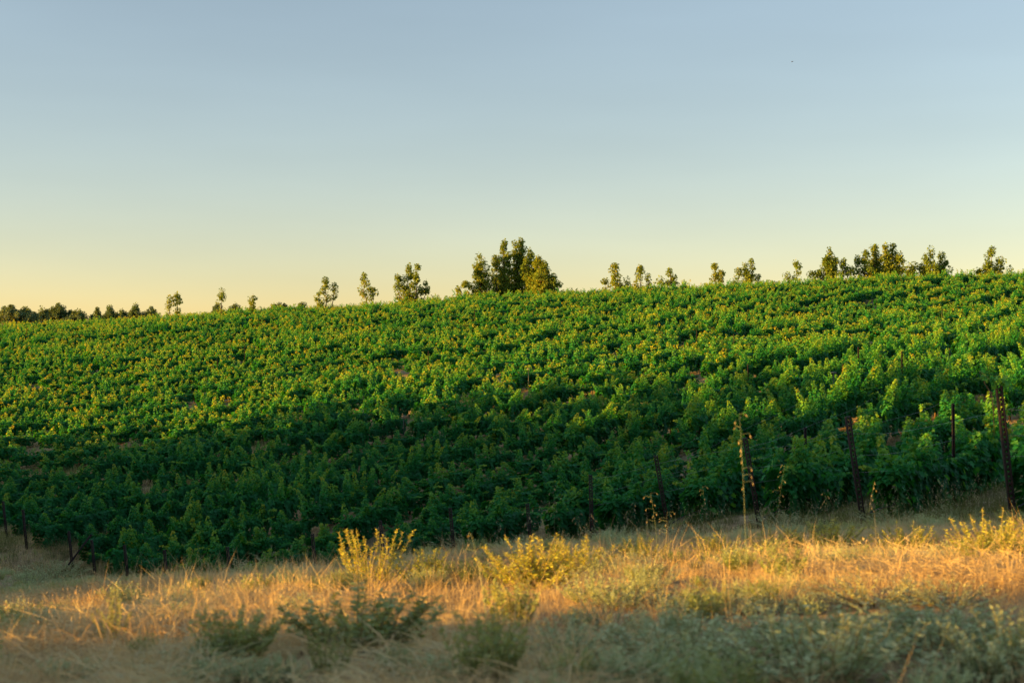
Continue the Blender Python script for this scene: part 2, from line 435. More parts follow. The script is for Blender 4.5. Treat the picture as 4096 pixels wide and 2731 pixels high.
def vine_foliage(g, mat, seed, near=True, vigour=1.0, low=.30):
    r = np.random.default_rng(seed)
    tpl = LEAF_LOBED if near else LEAF_SIMPLE
    k_ls = 1.0 if near else 1.25
    P, Y, Nn, S, T = [], [], [], [], []
    npl = int(round(11 * vigour))
    for i in range(npl):        # upright leafy shoots that taper to a tip
        x0 = -.95 + 1.9 * (i + r.random()) / npl
        y0 = r.normal(0, .11); sd = 1 if y0 > 0 else -1
        k = r.random()
        if k < .38:   L = r.uniform(.95, 1.45) * (.8 + .2 * vigour); d = np.array([r.normal(0, .3), r.normal(0, .18), 1]); dro = 0
        elif k < .78: L = r.uniform(.5, .85); d = np.array([r.normal(0, .35), sd * r.uniform(0, .45), 1]); dro = r.uniform(0, .3)
        else:         L = r.uniform(.7, 1.05); d = np.array([r.normal(0, .55), sd * r.uniform(.2, .9), .85]); dro = r.uniform(.3, .8)
        d = d / np.linalg.norm(d)
        n = int((115 if near else 60) * (.5 + .5 * L))
        t = r.random(n) ** .85
        lean = r.normal(0, .16, 2)
        axp = np.array([x0, y0, r.uniform(.68, .92)]) + d * (t * L)[:, None] + np.stack([lean[0] * t ** 2, lean[1] * t ** 2, -dro * .5 * L * t ** 2], 1)
        a = r.uniform(0, 2 * math.pi, n)
        rad = ((.17 if k < .38 else .21) * (1 - t) ** .85 + .03) * r.uniform(.65, 1.05, n)
        ro = np.stack([np.cos(a), np.sin(a), np.zeros(n)], 1)
        P.append(axp + ro * rad[:, None])
        Y.append(ro * .55 + np.stack([np.zeros(n), np.zeros(n), r.uniform(-.9, .15, n)], 1) + r.normal(0, .15, (n, 3)))
        Nn.append(ro * 1.0 + [0, 0, .45] + r.normal(0, .2, (n, 3)))
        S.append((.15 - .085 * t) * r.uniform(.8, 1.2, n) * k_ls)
        T.append(np.clip(0.22 + (.42 if near else .60) * t ** 1.6 + r.normal(0, .09) + r.normal(0, .08, n), 0, 1))  # young tips paler; sun's gold also put into colour, more on far vines
    n = int((900 if near else 420) * vigour * (1.32 - low))     # leaves that close the wall of the row
    xs = r.uniform(-1.0, 1.0, n); ss = r.choice([-1, 1], n)
    zz = r.uniform(low, 1.22, n)
    ww = .27 * np.sqrt(np.clip(1 - ((zz - .95) / (1.15 - low)) ** 2, .05, 1)) * (1 + .28 * np.sin(xs * 5 + seed) + .15 * np.sin(xs * 11 + zz * 6))
    P.append(np.stack([xs, ss * ww * np.sqrt(r.uniform(.5, 1, n)), zz], 1))
    Y.append(np.stack([r.normal(0, .5, n), ss * r.uniform(.3, 1, n), r.uniform(-1.1, -.2, n)], 1))
    Nn.append(np.stack([r.normal(0, .3, n), ss * 1.0, r.uniform(.1, .9, n)], 1))
    S.append(r.uniform(.11, .165, n) * k_ls); T.append(np.clip(.17 + r.normal(0, .10, n), 0, 1))  # wall leaves tinted dark, the row body's shade put into the colour
    P, Y, Nn, S, T = map(np.concatenate, (P, Y, Nn, S, T))
    T = np.where(r.random(len(T)) < (.0015 if near else .004), 1.0, T)
    leaves(g, P, Y, Nn, S, T, tpl, mat)

near_f, near_t = [], []
for k in range(11):
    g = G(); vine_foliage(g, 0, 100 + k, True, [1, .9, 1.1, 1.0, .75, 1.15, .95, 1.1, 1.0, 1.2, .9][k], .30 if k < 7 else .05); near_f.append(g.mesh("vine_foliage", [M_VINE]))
    g = G(); vine_trunk(g, 0, 200 + k); near_t.append(g.mesh("vine_trunk", [M_BARK]))
far_v = []
for k in range(9):
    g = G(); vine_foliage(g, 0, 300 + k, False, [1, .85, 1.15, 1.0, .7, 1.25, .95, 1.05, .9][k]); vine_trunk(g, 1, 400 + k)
    far_v.append(bpy.data.objects.new("far_vine_%d" % k, g.mesh("far_vine", [M_VINE, M_BARK])))

END_PX = {0: 1014, 1: 864, 2: 760, 3: 669, 4: 592, 5: 532, 8: 317, 9: 232, 10: 169, 11: 129, 12: 96, 13: 73, 14: 27, 15: 7}
def row_point(k, px):
    p = P0 - SPACING * k; u = (px - 512) / FPX
    D = p / (RN[0] * u + RN[1]); return np.array([u * D, D])
END = {k: row_point(k, px) for k, px in END_PX.items()}
END[6] = row_point(6, 455); END[7] = row_point(7, 385)
for k in range(16, 70):      # the field edge runs on, off to the left
    END[k] = END[15] + np.array([-3.2, 2.2]) * (k - 15) + 0
    p = P0 - SPACING * k; END[k] = END[k] + RN * (p - END[k] @ RN)
for k in range(-6, 0):
    END[k] = END[0] + (END[0] - END[1]) * (-k) * 1.0
    p = P0 - SPACING * k; END[k] = END[k] + RN * (p - END[k] @ RN)

vx, vy, vrow, vpos = [], [], [], []
for k in range(-6, 66):
    s = END[k]; t = (2.0 if k < 6 else 1.5) + rng.uniform(-.1, .25); place = 0
    while True:
        p = s + RD * t
        if p[1] > 236 or p[0] > 110: break
        if rng.random() > .03:
            q = p + RD * rng.normal(0, .06) + RN * rng.normal(0, .05)
            place += 1; vx.append(q[0]); vy.append(q[1]); vrow.append(k); vpos.append(place)
        t += 1.72 + rng.normal(0, .05)
vx = np.array(vx); vy = np.array(vy); vrow = np.array(vrow); vpos = np.array(vpos)
vz = terrain(vx, vy)
u = vx / vy * FPX + 512
ytop = YH - (vz + 1.9) / vy * FPX
inview = (u > -60 * 30 / vy) & (u < 1024 + 60 * 30 / vy) & (vy > 10)
keep = (u > -900) & (u < 1900) & (vy > 5) & ((vrow >= 0) | (u > 1130))
vx, vy, vz, vrow, vpos, inview, u = vx[keep], vy[keep], vz[keep], vrow[keep], vpos[keep], inview[keep], u[keep]
vvig = .79 + .11 * np.clip(noise2(vx, vy, .22, 21), -1.3, 1.3)
order = np.argsort(np.where(inview, vy, 1e9))
single = set(order[:300].tolist())
_ONES = "zeroth first second third fourth fifth sixth seventh eighth ninth tenth eleventh twelfth thirteenth fourteenth fifteenth sixteenth seventeenth eighteenth nineteenth".split()
_TENS = {20: "twent", 30: "thirt", 40: "fort", 50: "fift", 60: "sixt", 70: "sevent"}
def ordinal(n):
    if n < 20: return _ONES[n]
    t, o = n - n % 10, n % 10
    return _TENS[t] + ("ieth" if o == 0 else "y-" + _ONES[o])
g = G(); leaves(g, np.zeros((1, 3)), np.array([[0, 1.0, 0]]), np.array([[0, 0, 1.0]]), 1.0, .45, LEAF_LOBED); BIGLEAF = g.mesh("vine_leaf", [M_VINE])
for i in order[:300]:
    close = vy[i] < 46 or vpos[i] <= 4
    v = int(rng.integers(7, 11)) if close else int(rng.integers(0, 7)); sc = rng.uniform(.88, 1.1)
    rz = ROWZ + (math.pi if rng.random() < .5 else 0) + rng.normal(0, .04)
    e = empty("grape_vine", (vx[i], vy[i], vz[i]), rz, (sc, sc * rng.uniform(.9, 1.1), sc * rng.uniform(.88, 1.15) * vvig[i]))
    tag(e, "%s grape vine along the %s row counted from the thick leaning end post" % (ordinal(int(vpos[i])), ordinal(int(vrow[i]) + 1)), "vine", "grape vines low on the slope")
    link(bpy.data.objects.new("trunk", near_t[v]), e)
    tag(link(bpy.data.objects.new("foliage", near_f[v]), e), kind="stuff")
    if vy[i] < 36:          # large single leaves that stand out of the near wall
        for q in range(22):
            lf = link(bpy.data.objects.new("leaf", BIGLEAF), e)
            sd = rng.choice([-1, 1]); lz = rng.uniform(.25, 1.45)
            lf.location = (rng.uniform(-.9, .9), sd * (.42 - .18 * abs(lz - .9)), lz)
            ls = rng.uniform(.13, .19); lf.scale = (ls, ls, ls)
            lf.rotation_euler = (rng.uniform(-1.4, -.7), rng.normal(0, .4), (0 if sd > 0 else math.pi) + rng.normal(0, .6))
rest = [i for i in range(len(vx)) if i not in single]
n = len(rest)
sc = rng.uniform(.86, 1.14, n)
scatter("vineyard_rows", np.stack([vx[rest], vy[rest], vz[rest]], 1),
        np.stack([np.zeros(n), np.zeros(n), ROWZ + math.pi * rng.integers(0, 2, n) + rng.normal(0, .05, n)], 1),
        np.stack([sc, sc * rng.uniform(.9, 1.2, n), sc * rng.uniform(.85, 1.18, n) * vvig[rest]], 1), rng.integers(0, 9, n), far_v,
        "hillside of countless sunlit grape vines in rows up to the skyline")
print("vines", len(vx), "in view", int(inview.sum()), "farthest single", vy[order[299]])

# ------------------------------------------------------------------ steel posts, wires, hoses
def end_post_mesh(hgt):
    """rolled steel channel with a punched row of slots"""
    g = G(); w, d, t = .10, .065, .006
    for s in (-1, 1):
        box(g, s * (w / 2 - t / 2), d / 2, hgt / 2 - .2, t, d, hgt + .4)                 # flanges
        box(g, s * (w / 2 - .014 - t / 2), -.0015, hgt / 2 - .2, .028, t, hgt + .4)        # web strips beside the slots
        box(g, s * (w / 2 - .011), d - .001, hgt / 2 - .2, .022, t, hgt + .4)            # lips
    z = -.36
    while z < hgt - .02:
        box(g, 0, -.001, z, .0292, t * .9, .05); z += .075
    box(g, 0, d / 2, hgt + .001, w + .004, d + .004, .004)
    return g.mesh("end_post", [M_RUST])
def line_post_mesh(hgt):
    g = G(); w = .05
    box(g, 0, 0, hgt / 2 - .2, w, .006, hgt + .4); box(g, w / 2, .018, hgt / 2 - .2, .006, .042, hgt + .4); box(g, -w / 2, .018, hgt / 2 - .2, .006, .042, hgt + .4)
    for z in np.arange(.6, hgt, .15):
        box(g, w / 2 + .008, .03, z, .012, .012, .02)
    return g.mesh("line_post", [M_RUST])
POST_LABEL = {0: "thick leaning rusty steel end post with a twig of vine on top", 1: "leaning rusty steel end post with a punched row of holes beside the thin upright post",
              2: "leaning rusty steel end post behind the tallest wild oat stalk", 3: "leaning rusty steel end post with bushy bright green vine at its foot"}
post_h = {0: 2.10, 1: 2.05, 2: 2.0, 3: 1.93, 4: 1.85, 5: 1.65}
ends = {}
for k in list(range(0, 16)):
    h = post_h.get(k, 1.78); x, y = END[k]; z = tz(x, y)
    o = link(bpy.data.objects.new("end_post", end_post_mesh(h)))
    lean = {0: .16, 1: .20, 2: .21, 3: .21, 4: .03, 5: .10}.get(k, .10)
    o.rotation_mode = 'XYZ'
    ax_ = Vector((.53, -.85, 0))
    o.matrix_world = Matrix.Translation((x, y, z)) @ Matrix.Rotation(lean, 4, ax_) @ Matrix.Rotation(ROWZ - math.pi / 2 + .5, 4, 'Z')
    if k in POST_LABEL:
        tag(o, POST_LABEL[k], "post")
    else:
        tag(o, "half hidden rusty end post of the %s row counted from the thick leaning post" % ordinal(k + 1), "post", "row end posts behind the bank")
    ends[k] = (np.array([x, y, z]), o.matrix_world.copy(), h)

# vine shoot and dry cane caught on the top of the thick post
b, M, h = ends[0]; tp = M @ Vector((0, .03, h))
e = empty("vine_shoot", tp); tag(e, "leafy vine shoot and dry cane draped over the top of the thick leaning post", "vine shoot")
g = G(); tube(g, [[.10, 0, .02], [0, -.02, .03], [-.16, -.05, .10], [-.30, -.05, .22]], [.006, .006, .005, .003], 5); g.build("green_cane", M_STEM, e)
g = G(); tube(g, [[-.30, -.04, .20], [-.22, -.06, .02], [-.13, -.07, -.12], [-.10, -.07, -.40], [-.09, -.06, -.75]], [.004, .006, .007, .007, .004], 5); g.build("dry_cane", M_BARK, e)
g = G(); n = 46; f = rng.random(n); pp = np.stack([.16 - .42 * f, rng.normal(0, .05, n), .03 + .13 * f ** 2 + rng.normal(0, .035, n)], 1)
leaves(g, pp, rng.normal(0, .6, (n, 3)) + [0, -.3, -.3], rng.normal(0, .4, (n, 3)) + [-.4, -.5, .5], rng.uniform(.05, .10, n), np.clip(rng.normal(.72, .12, n), 0, 1), LEAF_LOBED); tag(g.build("foliage", M_VINE, e), kind="stuff")

def put_line_post(px, ytop, k, label, group=None, dy=0):
    x, y = row_point(k, px); z = tz(x, y)
    h = (YH - ytop) / FPX * y - z
    h = float(np.clip(h, 1.5, 3.0))
    o = link(bpy.data.objects.new("line_post", line_post_mesh(h)))
    o.location = (x, y, z); o.rotation_euler = (0, rng.normal(0, .012), ROWZ + 2.4)
    tag(o, label, "post", group); return o
put_line_post(953, 403, 1, "thin dark upright steel post with tall grass seed heads at its foot")
put_line_post(805, 427, 2, "thin dark upright steel post rising from a broad-leaved vine")
# rusty posts that stick out of the rows further up
seen = [(180, 690, 0), (510, 705, 0), (1258, 775, 0), (1645, 795, 0), (2145, 705, 0), (1460, 900, 0), (215, 850, 0), (1735, 620, 0),
        (690, 840, 1), (320, 560, 1), (1400, 570, 1), (1005, 565, 1),
        (110, 600, 2), (150, 700, 2), (403, 730, 2), (1008, 405, 2), (1220, 430, 2), (1800, 560, 2), (535, 430, 2), (1238, 815, 2), (497, 930, 2), (1130, 930, 2), (1530, 845, 2)]
for cx_, cy_, c in seen:
    px = (cx_ * .5952 + [0, 1300, 2696][c]) / 4; yy = (900 + cy_ * .5952) / 4
    D = np.linspace(45, 200, 3000); uu = (px - 512) / FPX
    gap = terrain(uu * D, D) + 2.0 - (YH - yy) / FPX * D
    j = np.nonzero(gap >= 0)[0]; d = D[j[0]] if len(j) else 150
    k = int(round((P0 - (uu * d * RN[0] + d * RN[1])) / SPACING))
    put_line_post(px, yy, k, "rusty steel post poking out of the sunlit vine rows on the hillside", "posts in the hillside rows")

def wire(name, pts, r, mat, label, group, cat):
    g = G(); tube(g, pts, r, 4, 0, .5); return tag(g.build(name, mat), label, cat, group)
for k in range(0, 6):
    b, M, h = ends[k]
    for hh in (1.02, 1.34, 1.74):
        if hh > h - .04: continue
        a = np.array(M @ Vector((0, .03, hh)))
        ts = np.arange(0, 15, 1.2); pts = []
        for j, t in enumerate(ts):
            xy = END[k] + RD * t; pts.append([xy[0], xy[1], tz(*xy) + hh * .98 - .03 * math.sin(j * 1.3)])
        pts[0] = a
        wire("trellis_wire", pts, .0018, M_WIRE, "%s steel trellis wire of the %s row counted from the thick leaning post" % ({1.02: "lowest thin", 1.34: "middle thin", 1.74: "topmost thin"}[hh], ordinal(k + 1)), "trellis wires", "wire")
for k in (0, 1, 2, 3):
    ts = np.arange(.1, 12, .6); pts = []
    for j, t in enumerate(ts):
        xy = END[k] + RD * t + RN * .03; pts.append([xy[0], xy[1], tz(*xy) + .34 - .05 * math.sin(j * 1.05) + (0 if j else -.1)])
    wire("drip_hose", pts, .012, M_HOSE, "black drip hose hung under the %s vine row from the thick leaning post" % ordinal(k + 1), "drip hoses", "hose")
# slanting brace at the lower left
x, y = row_point(13, 60); z = tz(x, y)
g = G(); box(g, 0, 0, 1.0, .07, .07, 2.3); box(g, 0, 0, 2.17, .09, .09, .03)
o = g.build("brace_post", M_RUST); o.location = (x, y, z - .05); o.rotation_euler = (-.15, .62, 0)
tag(o, "dark slanting brace post crossing an upright row end post", "post")
# small risers of the watering system
for cx_, cy_, c in [(1368, 965, 1), (530, 1280, 1), (1072, 990, 2)]:
    px = (cx_ * .5952 + [0, 1300, 2696][c]) / 4; yy = (900 + cy_ * .5952) / 4
    D = np.linspace(40, 150, 3000); uu = (px - 512) / FPX
    gap = terrain(uu * D, D) + 1.7 - (YH - yy) / FPX * D
    j = np.nonzero(gap >= 0)[0]; d = D[j[0]] if len(j) else 80
    x, y = uu * d, d; z = tz(x, y)
    e = empty("irrigation_riser", (x, y, z)); tag(e, "thin irrigation riser with a pale crossbar standing between vine rows", "riser", "irrigation risers")
    g = G(); tube(g, [[0, 0, -.1], [0, 0, .9], [0, 0, 1.68]], .02, 6); g.build("pipe", M_HOSE, e)
    g = G(); tube(g, [[-.12, 0, 1.70], [0, 0, 1.72], [.12, 0, 1.70]], .022, 6); g.build("crossbar", M_PIPE, e)

# ------------------------------------------------------------------ trees on the skyline
def spire_tree(name, D, spires, ybase, label, group=None, mat=None, seed=0, leaf=.22, dens=1.0, cat="tree"):
    """spires: (picture x, picture top row, half width in px, [row where it starts])"""
    mat = mat or M_PLANE
    r = np.random.default_rng(seed + 900)
    m = D / FPX
    xc = np.mean([s[0] for s in spires]); X0 = (xc - 512) * m; Z0 = tz(X0, D)
    e = empty(name, (X0, D, Z0)); tag(e, label, cat, group)
    gt, gl = G(), G()
    main = min(spires, key=lambda s: s[1])
    for s in spires:
        px, ty, hw = s[:3]; sb = s[3] if len(s) > 3 else ybase + 5
        ztop = (YH - ty) * m - Z0; zbot = max((YH - sb) * m - Z0, .5)
        xo = (px - 512) * m - X0; hwm = hw * m * 1.25; yo = r.normal(0, hwm * .5)
        n = 8; t = np.linspace(0, 1, n)
        wob = r.normal(0, .06, (n, 2)) * np.minimum(hwm, 1)
        xb = 0.0 if s is main else xo * .35
        pts = np.stack([xb + (xo - xb) * np.minimum(t * 1.8, 1) + wob[:, 0], yo * t + wob[:, 1], -.2 + (ztop + .2 - .15) * t], 1)
        rr = max(.05, .022 * ztop)
        tube(gt, pts, np.linspace(rr, .015, n), 6, 0, .6)
        hgt = ztop - zbot
        ncl = int(max(8, (hgt * hwm * 2) * 3.2 * dens))
        for c in range(ncl):
            f = r.random() ** .85; zc = zbot + f * hgt
            rad = hwm * (min(1.0, (1 - f) * 2.0 + .22)) * (.80 + .34 * math.sin(zc * 2.1 + px) + .2 * math.sin(zc * 4.3 + 2 * px))
            a = r.uniform(0, 2 * math.pi); q = math.sqrt(r.random()) * rad
            tt = np.clip(zc / ztop, 0, 1); axp = np.array([np.interp(tt, t, pts[:, 0]), np.interp(tt, t, pts[:, 1])])
            cc = np.array([axp[0] + math.cos(a) * q, axp[1] + math.sin(a) * q, zc])
            if q > .25:
                tube(gt, [[axp[0], axp[1], zc - q * .6], (cc + [axp[0], axp[1], zc - q * .35]) / 2, cc], [.03, .02, .008], 3, 0, .6, cap=False)
            nl = int(r.integers(34, 52)); cr = r.uniform(.2, .46)
            dv = unit(r.normal(size=(nl, 3))); pp = cc + dv * cr * np.cbrt(r.random((nl, 1)))
            leaves(gl, pp, dv + [0, 0, -.5], dv * .4 + [0, 0, .8] + r.normal(0, .5, (nl, 3)), r.uniform(.6, 1.1, nl) * leaf, np.clip(.42 + r.normal(0, .18, nl), 0, 1), LEAF_SIMPLE, 0)
    gt.build("trunk", M_BARK, e); tag(gl.build("crown", mat, e), kind="stuff")
    return e
def c1(x): return x * .5952 / 4
def c2(x): return (1300 + x * .5952) / 4
def c3(x): return (2696 + x * .5952) / 4
def cy(y): return (900 + y * .5952) / 4
SAP = "young skyline trees"
spire_tree("plane_sapling", 196, [(c1(1140), cy(475), 3.2), (c1(1192), cy(458), 3.6)], cy(600), "small two-stemmed young tree on the skyline beside the dark wind-bent trees", seed=1)
spire_tree("plane_sapling", 194, [(c1(1490), cy(432), 3.2)], cy(550), "lone narrow young tree spike on the skyline above the vines", seed=2)
spire_tree("plane_sapling", 192, [(c1(1700), cy(452), 1.6), (c1(1690), cy(490), 2.6)], cy(545), "tiny leafy sprig of a sapling barely above the skyline vines", seed=3)
spire_tree("plane_sapling", 190, [(c1(2192), cy(352), 4.2), (c1(2242), cy(385), 3.0), (c1(2140), cy(455), 3.4)], cy(520), "sparse feathery young tree with bare twigs left of a slim single sapling", seed=4, dens=.8)
spire_tree("plane_sapling", 190, [(c2(265), cy(322), 4.2), (c2(325), cy(425), 4.0, cy(490))], cy(495), "slim single young tree with one low side branch to its right", seed=5)
spire_tree("plane_tree", 189, [(c2(560), cy(250), 5.0), (c2(492), cy(328), 5.0), (c2(618), cy(266), 4.2), (c2(680), cy(350), 3.2), (c2(570), cy(395), 12)], cy(495), "young tree with four separate upright leaders on the skyline", seed=6)
spire_tree("plane_sapling", 189, [(c2(950), cy(378), 5.0), (c2(895), cy(425), 2.5)], cy(465), "small bushy tree at the left foot of the tall tree clump", seed=7)
TALL = "tall trees of the skyline clump"
spire_tree("plane_tree", 190, [(c2(1040), cy(185), 6), (c2(1030), cy(265), 8), (c2(1080), cy(285), 6), (c2(1055), cy(360), 11.5)], cy(455), "narrow cone-shaped tree at the left of the tall skyline clump", seed=8)
spire_tree("plane_tree", 192, [(c2(1200), cy(108), 8), (c2(1150), cy(215), 8), (c2(1225), cy(190), 8), (c2(1185), cy(330), 14)], cy(455), "tall golden lit tree with ragged top inside the skyline clump", seed=9)
spire_tree("plane_tree", 193, [(c2(1285), cy(112), 6), (c2(1312), cy(95), 7), (c2(1300), cy(200), 10), (c2(1290), cy(330), 13)], cy(455), "tallest tree of the skyline clump with a rounded double top", seed=10)
spire_tree("plane_tree", 191, [(c2(1380), cy(153), 7), (c2(1350), cy(215), 7), (c2(1400), cy(240), 8), (c2(1370), cy(340), 12)], cy(455), "yellow lit pointed tree just right of the clump's tallest tree", seed=11)
spire_tree("plane_tree", 189, [(c2(1435), cy(212), 6), (c2(1460), cy(238), 7), (c2(1490), cy(290), 7), (c2(1525), cy(330), 6), (c2(1560), cy(385), 6, cy(455)), (c2(1450), cy(330), 15)], cy(455), "broad dark green tree sloping down at the right end of the clump", seed=12, dens=1.3)
spire_tree("plane_tree", 186, [(c2(1945), cy(245), 5.0), (c2(1885), cy(368), 4.4), (c2(2030), cy(358), 3.4), (c2(1965), cy(320), 6)], cy(425), "young tree with one column top and low side growth right of the clump", seed=13)
spire_tree("plane_sapling", 185, [(c2(2120), cy(273), 4.2), (c2(2175), cy(330), 3.2), (c2(2085), cy(370), 3)], cy(415), "upright sapling with a shorter twin stem on its right", seed=14)
spire_tree("plane_sapling", 184, [(c2(2318), cy(268), 3.8), (c2(2262), cy(345), 4.2), (c2(2345), cy(340), 3.2)], cy(410), "open stemmed sapling with see-through top and a low left shoulder", seed=15, dens=.8)
spire_tree("plane_sapling", 183, [(c3(275), cy(258), 4.0), (c3(322), cy(290), 3.8)], cy(390), "pair of round-topped young stems close together on the skyline", seed=16)
spire_tree("plane_tree", 182, [(c3(482), cy(234), 3.6), (c3(525), cy(234), 3.8), (c3(432), cy(300), 4.0), (c3(560), cy(318), 2.2), (c3(485), cy(320), 6)], cy(385), "young tree with twin equal tops and a low left arm", seed=17)
spire_tree("plane_sapling", 181, [(c3(825), cy(245), 3.6), (c3(765), cy(330), 4)], cy(375), "narrow column-shaped sapling left of the large pointed tree", seed=18)
spire_tree("plane_tree", 181, [(c3(1050), cy(150), 6), (c3(1020), cy(225), 7), (c3(1080), cy(215), 6), (c3(1140), cy(225), 5), (c3(1180), cy(290), 5), (c3(930), cy(295), 3), (c3(980), cy(300), 5), (c3(1060), cy(280), 14)], cy(370), "large pointed tree with an airy right flank on the skyline", seed=19)
spire_tree("plane_tree", 182, [(c3(1285), cy(178), 5), (c3(1240), cy(215), 3.5), (c3(1270), cy(270), 9)], cy(355), "golden left tree of the dense rounded skyline group", seed=20)
spire_tree("plane_tree", 183, [(c3(1345), cy(130), 5.5), (c3(1370), cy(165), 6), (c3(1350), cy(240), 11)], cy(355), "knob-topped tree second in the dense rounded skyline group", seed=21)
spire_tree("plane_tree", 182, [(c3(1420), cy(130), 3.6), (c3(1473), cy(128), 4.4), (c3(1450), cy(190), 8), (c3(1510), cy(200), 6), (c3(1470), cy(260), 14)], cy(355), "two-horned dark tree in the dense rounded skyline group", seed=22, dens=1.2)
spire_tree("plane_tree", 181, [(c3(1570), cy(252), 5), (c3(1612), cy(258), 2.2), (c3(1590), cy(290), 6)], cy(350), "low dark tree at the right end of the dense rounded group", seed=23)
spire_tree("plane_tree", 181, [(c3(1727), cy(155), 4.8), (c3(1690), cy(185), 3.2), (c3(1665), cy(265), 4.5), (c3(1730), cy(270), 8)], cy(345), "tree with one tall knob top and thin left leader", seed=24)
spire_tree("plane_tree", 182, [(c3(1790), cy(195), 3.8), (c3(1820), cy(232), 5), (c3(1800), cy(270), 8)], cy(340), "dark round tree with a thin crooked tip right of the knob-topped one", seed=25)
spire_tree("plane_tree", 181, [(c3(2135), cy(153), 4.6), (c3(2095), cy(228), 4.6), (c3(2192), cy(195), 5.0), (c3(2250), cy(290), 3), (c3(2050), cy(300), 3), (c3(2140), cy(260), 11)], cy(330), "three-peaked tree at the vineyard's right end", seed=26)
# wind-bent dark trees behind the left shoulder of the hill
def f8(x): return x * .0744
def y8(y): return 287.5 + y * .0744
OAKS = [(-20, 420, 150, 215), (200, 450, 200, 235), (520, 640, 0, 232), (640, 960, 0, 188), (950, 1180, 0, 260), (1255, 1365, 0, 246), (1395, 1555, 0, 216),
        (1565, 1715, 0, 262), (1745, 1905, 0, 188), (1935, 2115, 0, 238), (2850, 3000, 0, 190), (3070, 3240, 0, 185), (3610, 3900, 0, 165), (3990, 4110, 0, 150)]
for j, (x0, x1, _, ty) in enumerate(OAKS):
    a, b = f8(x0), f8(x1); hw = (b - a) / 2; yt = y8(ty) + 2.2
    sp = [((a + b) / 2, yt, hw * .6), ((a + b) / 2 - hw * .5, yt + 2.2, hw * .6), ((a + b) / 2 + hw * .5, yt + 2.6, hw * .6), ((a + b) / 2, yt + 4.5, hw * 1.3), ((a + b) / 2 - hw, yt + 7, hw * .9), ((a + b) / 2 + hw, yt + 7, hw * .9)]
    spire_tree("windswept_tree", 262 + 9 * (j % 4), sp, 322, "dark wind-bent bushy tree behind the left shoulder of the vineyard hill", "wind-bent trees beyond the hill", M_OAK, 40 + j, .26, .8)

# ------------------------------------------------------------------ bushy trees on the rise up-sun of the bank (outside the picture, they cast its shade)
def bush_tree(seed):
    r = np.random.default_rng(seed); gt, gl = G(), G()
    tube(gt, [[0, 0, -.3], [.03, 0, .6], [0, .05, 1.6]], [.12, .09, .04], 6, 0, .5)
    for i in range(46):
        d = unit(r.normal(size=3)); c = np.array([0, 0, 1.35]) + d * np.array([1.35, 1.35, 1.15]) * r.random() ** .5
        tube(gt, [[0, 0, .7], c], [.03, .01], 3, 0, .5, cap=False)
        nl = 60; dv = unit(r.normal(size=(nl, 3))); pp = c + dv * .42 * np.cbrt(r.random((nl, 1)))
        leaves(gl, pp, dv + [0, 0, -.4], dv + r.normal(0, .4, (nl, 3)), r.uniform(.10, .2, nl), np.clip(r.normal(.45, .15, nl), 0, 1))
    return gt.mesh("bush_trunk", [M_BARK]), gl.mesh("bush_crown", [M_OAK])
BUSH = [bush_tree(700 + k) for k in range(3)]
for j, q in enumerate(np.arange(-34, 108, 2.3)):
    gapq = 7.6 < q < 16.2
    if rng.random() < (.45 if gapq else .06): continue
    l = RIDGE_L + rng.normal(0, 1.2); q = q + rng.normal(0, .5)
    x, y = l * LX - q * LY, l * LY + q * LX
    sc = rng.uniform(.3, .55) if gapq else rng.choice([rng.uniform(.3, .7), rng.uniform(.7, 1.6)]); e = empty("bushy_tree", (x, y, tz(x, y)), rng.uniform(0, 6.28), (sc, sc, sc * rng.uniform(.85, 1.15)))
    tag(e, "round dense bushy tree on the rise behind the grassy bank", "tree", "bushy trees on the rise")
    t_, c_ = BUSH[j % 3]; link(bpy.data.objects.new("trunk", t_), e); tag(link(bpy.data.objects.new("crown", c_), e), kind="stuff")

for q in (8.8, 9.6, 10.4, 11.2, 12.0, 12.8):  # unseen shrubs added left of view to shade the grass
    l = -4.5 + rng.normal(0, .25); x, y = l * LX - q * LY, l * LY + q * LX; gz = tz(x, y)
    e = empty("shade_shrub", (x, y, gz), rng.uniform(0, 6.28), (.4, .4, max(.15, (-1.45 + rng.normal(0, .1) - gz) / 2.5)))
    tag(e, "low dense unseen shrub added to shade the dry grass", "shrub", "added shade shrubs on the bank")
    t_, c_ = BUSH[0]; link(bpy.data.objects.new("trunk", t_), e); tag(link(bpy.data.objects.new("crown", c_), e), kind="stuff")

